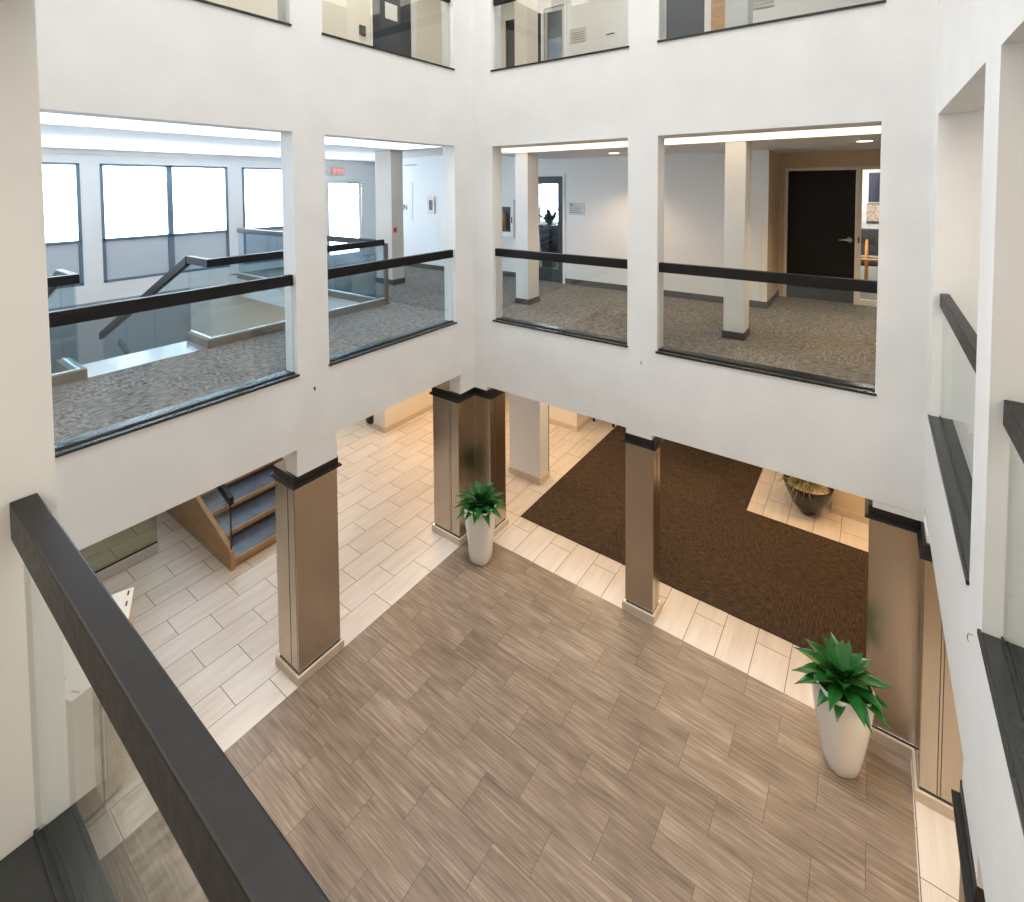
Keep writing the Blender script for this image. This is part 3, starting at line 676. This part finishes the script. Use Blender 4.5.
for q0, q1 in (((.955,4.90),(.935,4.84)), ((.955,4.72),(.985,4.66))):
    a, b = Vector(q0), Vector(q1); pn = Vector((a.y-b.y, b.x-a.x)).normalized()*.006
    MB().prism([tuple(a+pn), tuple(b+pn), tuple(b-pn), tuple(a-pn)], KZ+.012, KZ+.016).build('slot', M['ink'], t)
MB().prism([(1.10,4.664),(1.112,4.667),(1.112,4.68),(1.10,4.677)], .02, KZ-.01).build('seam', M['ink'], t)

# the two potted agaves
def agave(x, y, label, hgt, rt, rot, sc, seed, squash, foot=1.0):
    random.seed(seed)
    t = thing('potted_agave', label, 'potted plant', (x, y, 0), 'white vases with agaves')
    prof = [(.40*foot, 0), (.50*foot, .004), (.56*foot, .03), (.66*(.5+.5*foot), .16), (.78, .38), (.90, .64), (.97, .84), (1.0, .97), (1.0, .985), (.985, 1.0), (.93, .998), (.90, .97), (.88, .90)]
    MB().lathe([(r*rt, z*hgt) for r, z in prof], x, y, 48, squash, rot).build('vase', M['pot'], t, auto=.7)
    MB().lathe([(rt*.90, hgt*.93), (rt*.80, hgt*.955)], x, y, 32, squash, rot).build('soil', M['soil'], t)
    g = MB()
    for ring, (n, rise, ln, dr) in enumerate(((12, .22, .33, .34), (11, .46, .335, .30), (9, .74, .30, .20), (7, 1.05, .25, .08))):
        for k in range(n):
            yaw = 2*math.pi*(k + .37*ring)/n + random.uniform(-.13, .13)
            b = (x + .025*math.cos(yaw), y + .025*math.sin(yaw), hgt*.95 + .02*ring)
            blade(g, b, yaw, sc*ln*random.uniform(.9, 1.08), sc*.049*random.uniform(.9, 1.1), rise + random.uniform(-.12, .12), dr, n=10, fold=.45)
    g.build('foliage', M['leaf'], t, smooth=True)
agave(4.70, .135, 'larger white tapered vase with bright green agave, near the right wall', .71, .208, .55, 1.04, 3, 2.5)
agave(4.74, 3.95, 'white vase with green agave in front of the far L-shaped corner pillar', .71, .188, .2, 1.02, 5, 3.2, 1.22)

# small fittings left on the walls
t = MB().tube([(2.70, 4.306, 2.795), (2.70, 4.29, 2.795)], .006).box(2.694, 2.706, 4.286, 4.292, 2.775, 2.81)
tag(t.build('wall_hook', M['joint']), 'tiny dark hook on the left wall above the free-standing pillar', 'hook')
t = MB().tube([(5.071, 1.975, 2.832), (5.055, 1.975, 2.832)], .005).box(5.05, 5.056, 1.969, 1.981, 2.81, 2.845)
tag(t.build('wall_hook', M['plaque']), 'tiny metal hook on the back wall between the two openings', 'hook')
t = MB().tube([(2.762,-.3705,2.825),(2.762,-.356,2.825),(2.758,-.352,2.81),(2.75,-.356,2.798)], .003)
tag(t.build('wall_hook', principled('brass', (.45,.28,.12), .35, metal=1.0)), 'small brass hook on the right wall near the sill', 'hook')

# ------------------------------------------------------------------ upper storey
struct('wall_upper_left', MB().box(-2, 5.20, 6.5, 6.62, F3, 8.6).box(6.17, 8.05, 6.5, 6.62, F3, 8.6).box(5.20, 6.17, 6.5, 6.62, 8.3, 8.6), M['cream'])
d = tag(thing('door_4', 'dark door with paper notice on the upper storey', 'door', (5.63, 6.5, F3)), kind='structure')
box('door_leaf', M['navy'], d, 5.22, 6.05, 6.50, 6.54, F3+.01, 8.3)
MB().box(5.19, 5.22, 6.48, 6.56, F3, 8.3).box(6.05, 6.17, 6.48, 6.56, F3, 8.3).build('door_frame', M['white'], d)
tag(box('paper_notice', M['paper'], None, 5.49, 5.745, 6.494, 6.499, 7.46, 7.72), 'white paper notice taped on the dark upper-storey door', 'notice')
t = thing('card_reader', 'small dark wall switch left of the dark upper-storey door', 'switch', (5.03, 6.49, 7.14))
box('housing', M['pull'], t, 4.975, 5.085, 6.475, 6.5, 7.07, 7.22, bevel=.005); box('lens', M['ink'], t, 5.01, 5.05, 6.47, 6.476, 7.12, 7.17)
struct('wall_upper_back', MB().grid([8.05, 8.2], [-2.6, 1.53, 2.06, 2.12, 2.78, 4.62, 5.06, 5.12, 5.24, 5.70, 5.95, 6.5], [F3, 7.96, 8.01, 8.3, 8.6],
    lambda x,y,z: not (2.06 < y < 2.78 and z < 8.3 or 4.62 < y < 5.06 and z < 8.01 or 5.12 < y < 5.24 and z < 7.96 or 5.70 < y < 5.95 and z < 7.96)), M['white'])
d = tag(thing('door_5', 'glazed upper-storey door between cream column and plaque', 'door', (8.1, 4.85, F3)), kind='structure')
MB().box(8.03, 8.09, 4.57, 4.62, F3, 8.06).box(8.03, 8.09, 5.06, 5.12, F3, 8.06).box(8.03, 8.09, 4.62, 5.06, 8.01, 8.06).build('door_frame', M['white'], d)
MB().box(8.06, 8.1, 4.62, 4.68, F3, 8.01).box(8.06, 8.1, 5.0, 5.06, F3, 8.01).box(8.06, 8.1, 4.68, 5.0, F3, F3+.2).box(8.06, 8.1, 4.68, 5.0, 7.93, 8.01).build('door_leaf', M['plaque'], d)
box('pane', M['wglass'], d, 8.077, 8.083, 4.68, 5.0, F3+.2, 7.93); box('sidelight', M['navy'], d, 8.06, 8.09, 5.12, 5.24, F3, 7.96)
d = tag(thing('door_6', 'dark doorway with cream frame at the left end of the upper storey', 'door', (8.1, 5.8, F3)), kind='structure')
box('door_leaf', M['navy'], d, 8.07, 8.1, 5.70, 5.95, F3, 7.96); MB().box(8.03, 8.08, 5.95, 6.02, F3, 8.02).box(8.03, 8.08, 5.66, 5.95, 7.96, 8.02).build('door_frame', M['cream'], d)
d = tag(thing('door_7', 'dark grey upper-storey door beside an orange wood panel', 'door', (8.1, 2.45, F3)), kind='structure')
box('door_leaf', M['navy'], d, 8.07, 8.1, 2.155, 2.755, F3, 8.3); MB().box(8.03, 8.08, 2.755, 2.83, F3, 8.3).box(8.03, 8.08, 2.06, 2.155, F3, 8.3).build('door_frame', M['white'], d)
tag(box('wood_panel', principled('warm_wood_panel', (.50,.27,.11), .4, noise=(6, .2), stretch=(1, 1, 5)), None, 8.03, 8.049, 1.86, 2.058, F3+.002, 8.29), 'narrow orange wood panel right of the dark grey upper door', 'panel')
t = thing('wall_plaque', 'grey text plaque right of the glazed upper-storey door', 'plaque', (8.04, 4.35, 7.4))
box('plate', M['plaque'], t, 8.038, 8.05, 4.19, 4.51, 7.28, 7.53, bevel=.002)
sm = MB()
for k in range(4): sm.box(8.036, 8.038, 4.22, 4.48 - .03*(k % 2), 7.44-k*.04, 7.448-k*.04)
sm.build('text_lines', M['ink'], t)
t = thing('paper_sign', 'small white paper sign with a dark bar on the upper-storey wall', 'sign', (8.04, 3.72, 7.38))
box('sheet', M['paper'], t, 8.045, 8.05, 3.60, 3.84, 7.26, 7.50); box('print_bar', M['ink'], t, 8.043, 8.045, 3.64, 3.80, 7.30, 7.325)
t = thing('slatted_sign', 'grey slatted wall sign cut by the top edge of the picture', 'sign', (8.04, 1.36, 7.4))
box('back_plate', M['plaque'], t, 8.04, 8.05, 1.205, 1.525, 7.25, 7.7)
sm = MB()
for k in range(9): sm.box(8.03, 8.04, 1.205, 1.525, 7.26+k*.048, 7.29+k*.048)
sm.build('slats', M['plaque'], t)

# ------------------------------------------------------------------ light
def area(name, loc, size, energy, col=(1,1,1), rot=(0,0,0), sy=None):
    la = bpy.data.lights.new(name, 'AREA'); la.energy = energy; la.color = col; la.size = size
    if sy: la.shape = 'RECTANGLE'; la.size_y = sy
    o = bpy.data.objects.new(name, la); C.objects.link(o); o.location = loc; o.rotation_euler = rot; return o
area('skylight_lamp', ((UB+UD)/2, (VA+VC)/2, ZTOP-.02), 4.4, 860, (.95, .975, 1.0), sy=4.3)
area('upper_ceiling_lamp', (6.7, 2.5, 8.55), 1.4, 70, (1, .92, .82), sy=6)
area('upper_ceiling_lamp', (3.2, 5.5, 8.55), 5, 75, (1, .92, .82), sy=1.2)
area('lobby_ceiling_lamp', (7.2, 2.2, 2.47), 1.6, 90, (1, .76, .50), sy=4.5)
area('lobby_ceiling_lamp', (6.9, 6.2, 2.47), 1.2, 45, (1, .68, .38), sy=2.0)
area('lobby_ceiling_lamp', (2.2, 5.4, 2.47), 3.0, 25, (1, .85, .68), sy=1.0)
area('lobby_ceiling_lamp', (3.0, -1.6, 2.47), 4.0, 60, (1, .78, .54), sy=1.2)
area('window_wall_fill', (3.1, 8.3, 5.33), 8.0, 52, (.82, .91, 1.0), rot=(math.radians(62), 0, 0), sy=.5)  # unseen fill light added to brighten the window wall and ceiling
area('corridor_ceiling_lamp', (3.0, -1.6, 5.28), 4.0, 60, (1, .90, .76), sy=1.2)
area('corridor_ceiling_lamp', (-1.0, 2.0, 5.28), 1.2, 85, (1, .88, .72), sy=4)
area('lobby_spot_lamp', (7.75, -.3, 2.46), .25, 26, (1, .56, .24))
area('stairwell_lamp', (6.0, 9.0, 2.46), .8, 30, (1, .86, .62))
area('lobby_spot_lamp', (7.0, 7.0, 2.46), .25, 14, (1, .58, .26))
area('room_ceiling_lamp', (10.4, .4, 5.20), 1.2, 60, (1, .93, .82), sy=1.2)
area('room_ceiling_lamp', (10.0, 6.2, 5.20), 1.0, 12, (.9, .95, 1), sy=2)

w = bpy.data.worlds.new('sky'); bpy.context.scene.world = w; w.use_nodes = True
bg = w.node_tree.nodes['Background']; bg.inputs[0].default_value = (.74, .87, 1.0, 1); bg.inputs[1].default_value = 15

# ------------------------------------------------------------------ camera
cam = bpy.data.cameras.new('camera'); co = bpy.data.objects.new('camera', cam); C.objects.link(co)
FPX, CX, CY, PITCH, ROLL, YAW = 500.3762, 511.93, 206.137, .0403, -.0058, .6266
cp, sp = math.cos(PITCH), math.sin(PITCH)
F = Vector((math.cos(YAW)*cp, math.sin(YAW)*cp, -sp)); Rt = Vector((math.sin(YAW), -math.cos(YAW), 0)); U = Rt.cross(F)
r = math.cos(ROLL)*Rt + math.sin(ROLL)*U; u = -math.sin(ROLL)*Rt + math.cos(ROLL)*U
from mathutils import Matrix
co.matrix_world = Matrix(((r.x,u.x,-F.x,0),(r.y,u.y,-F.y,0),(r.z,u.z,-F.z,EYE),(0,0,0,1)))
cam.sensor_fit = 'HORIZONTAL'; cam.sensor_width = 36; cam.lens = FPX/1024*36
cam.shift_x = (512 - CX)/1024; cam.shift_y = -(451 - CY)/1024
cam.clip_start = .02
sc = bpy.context.scene; sc.camera = co
sc.view_settings.view_transform = 'Standard'; sc.view_settings.look = 'None'; sc.view_settings.gamma = 1
sc.view_settings.use_curve_mapping = False; sc.view_settings.exposure = 0
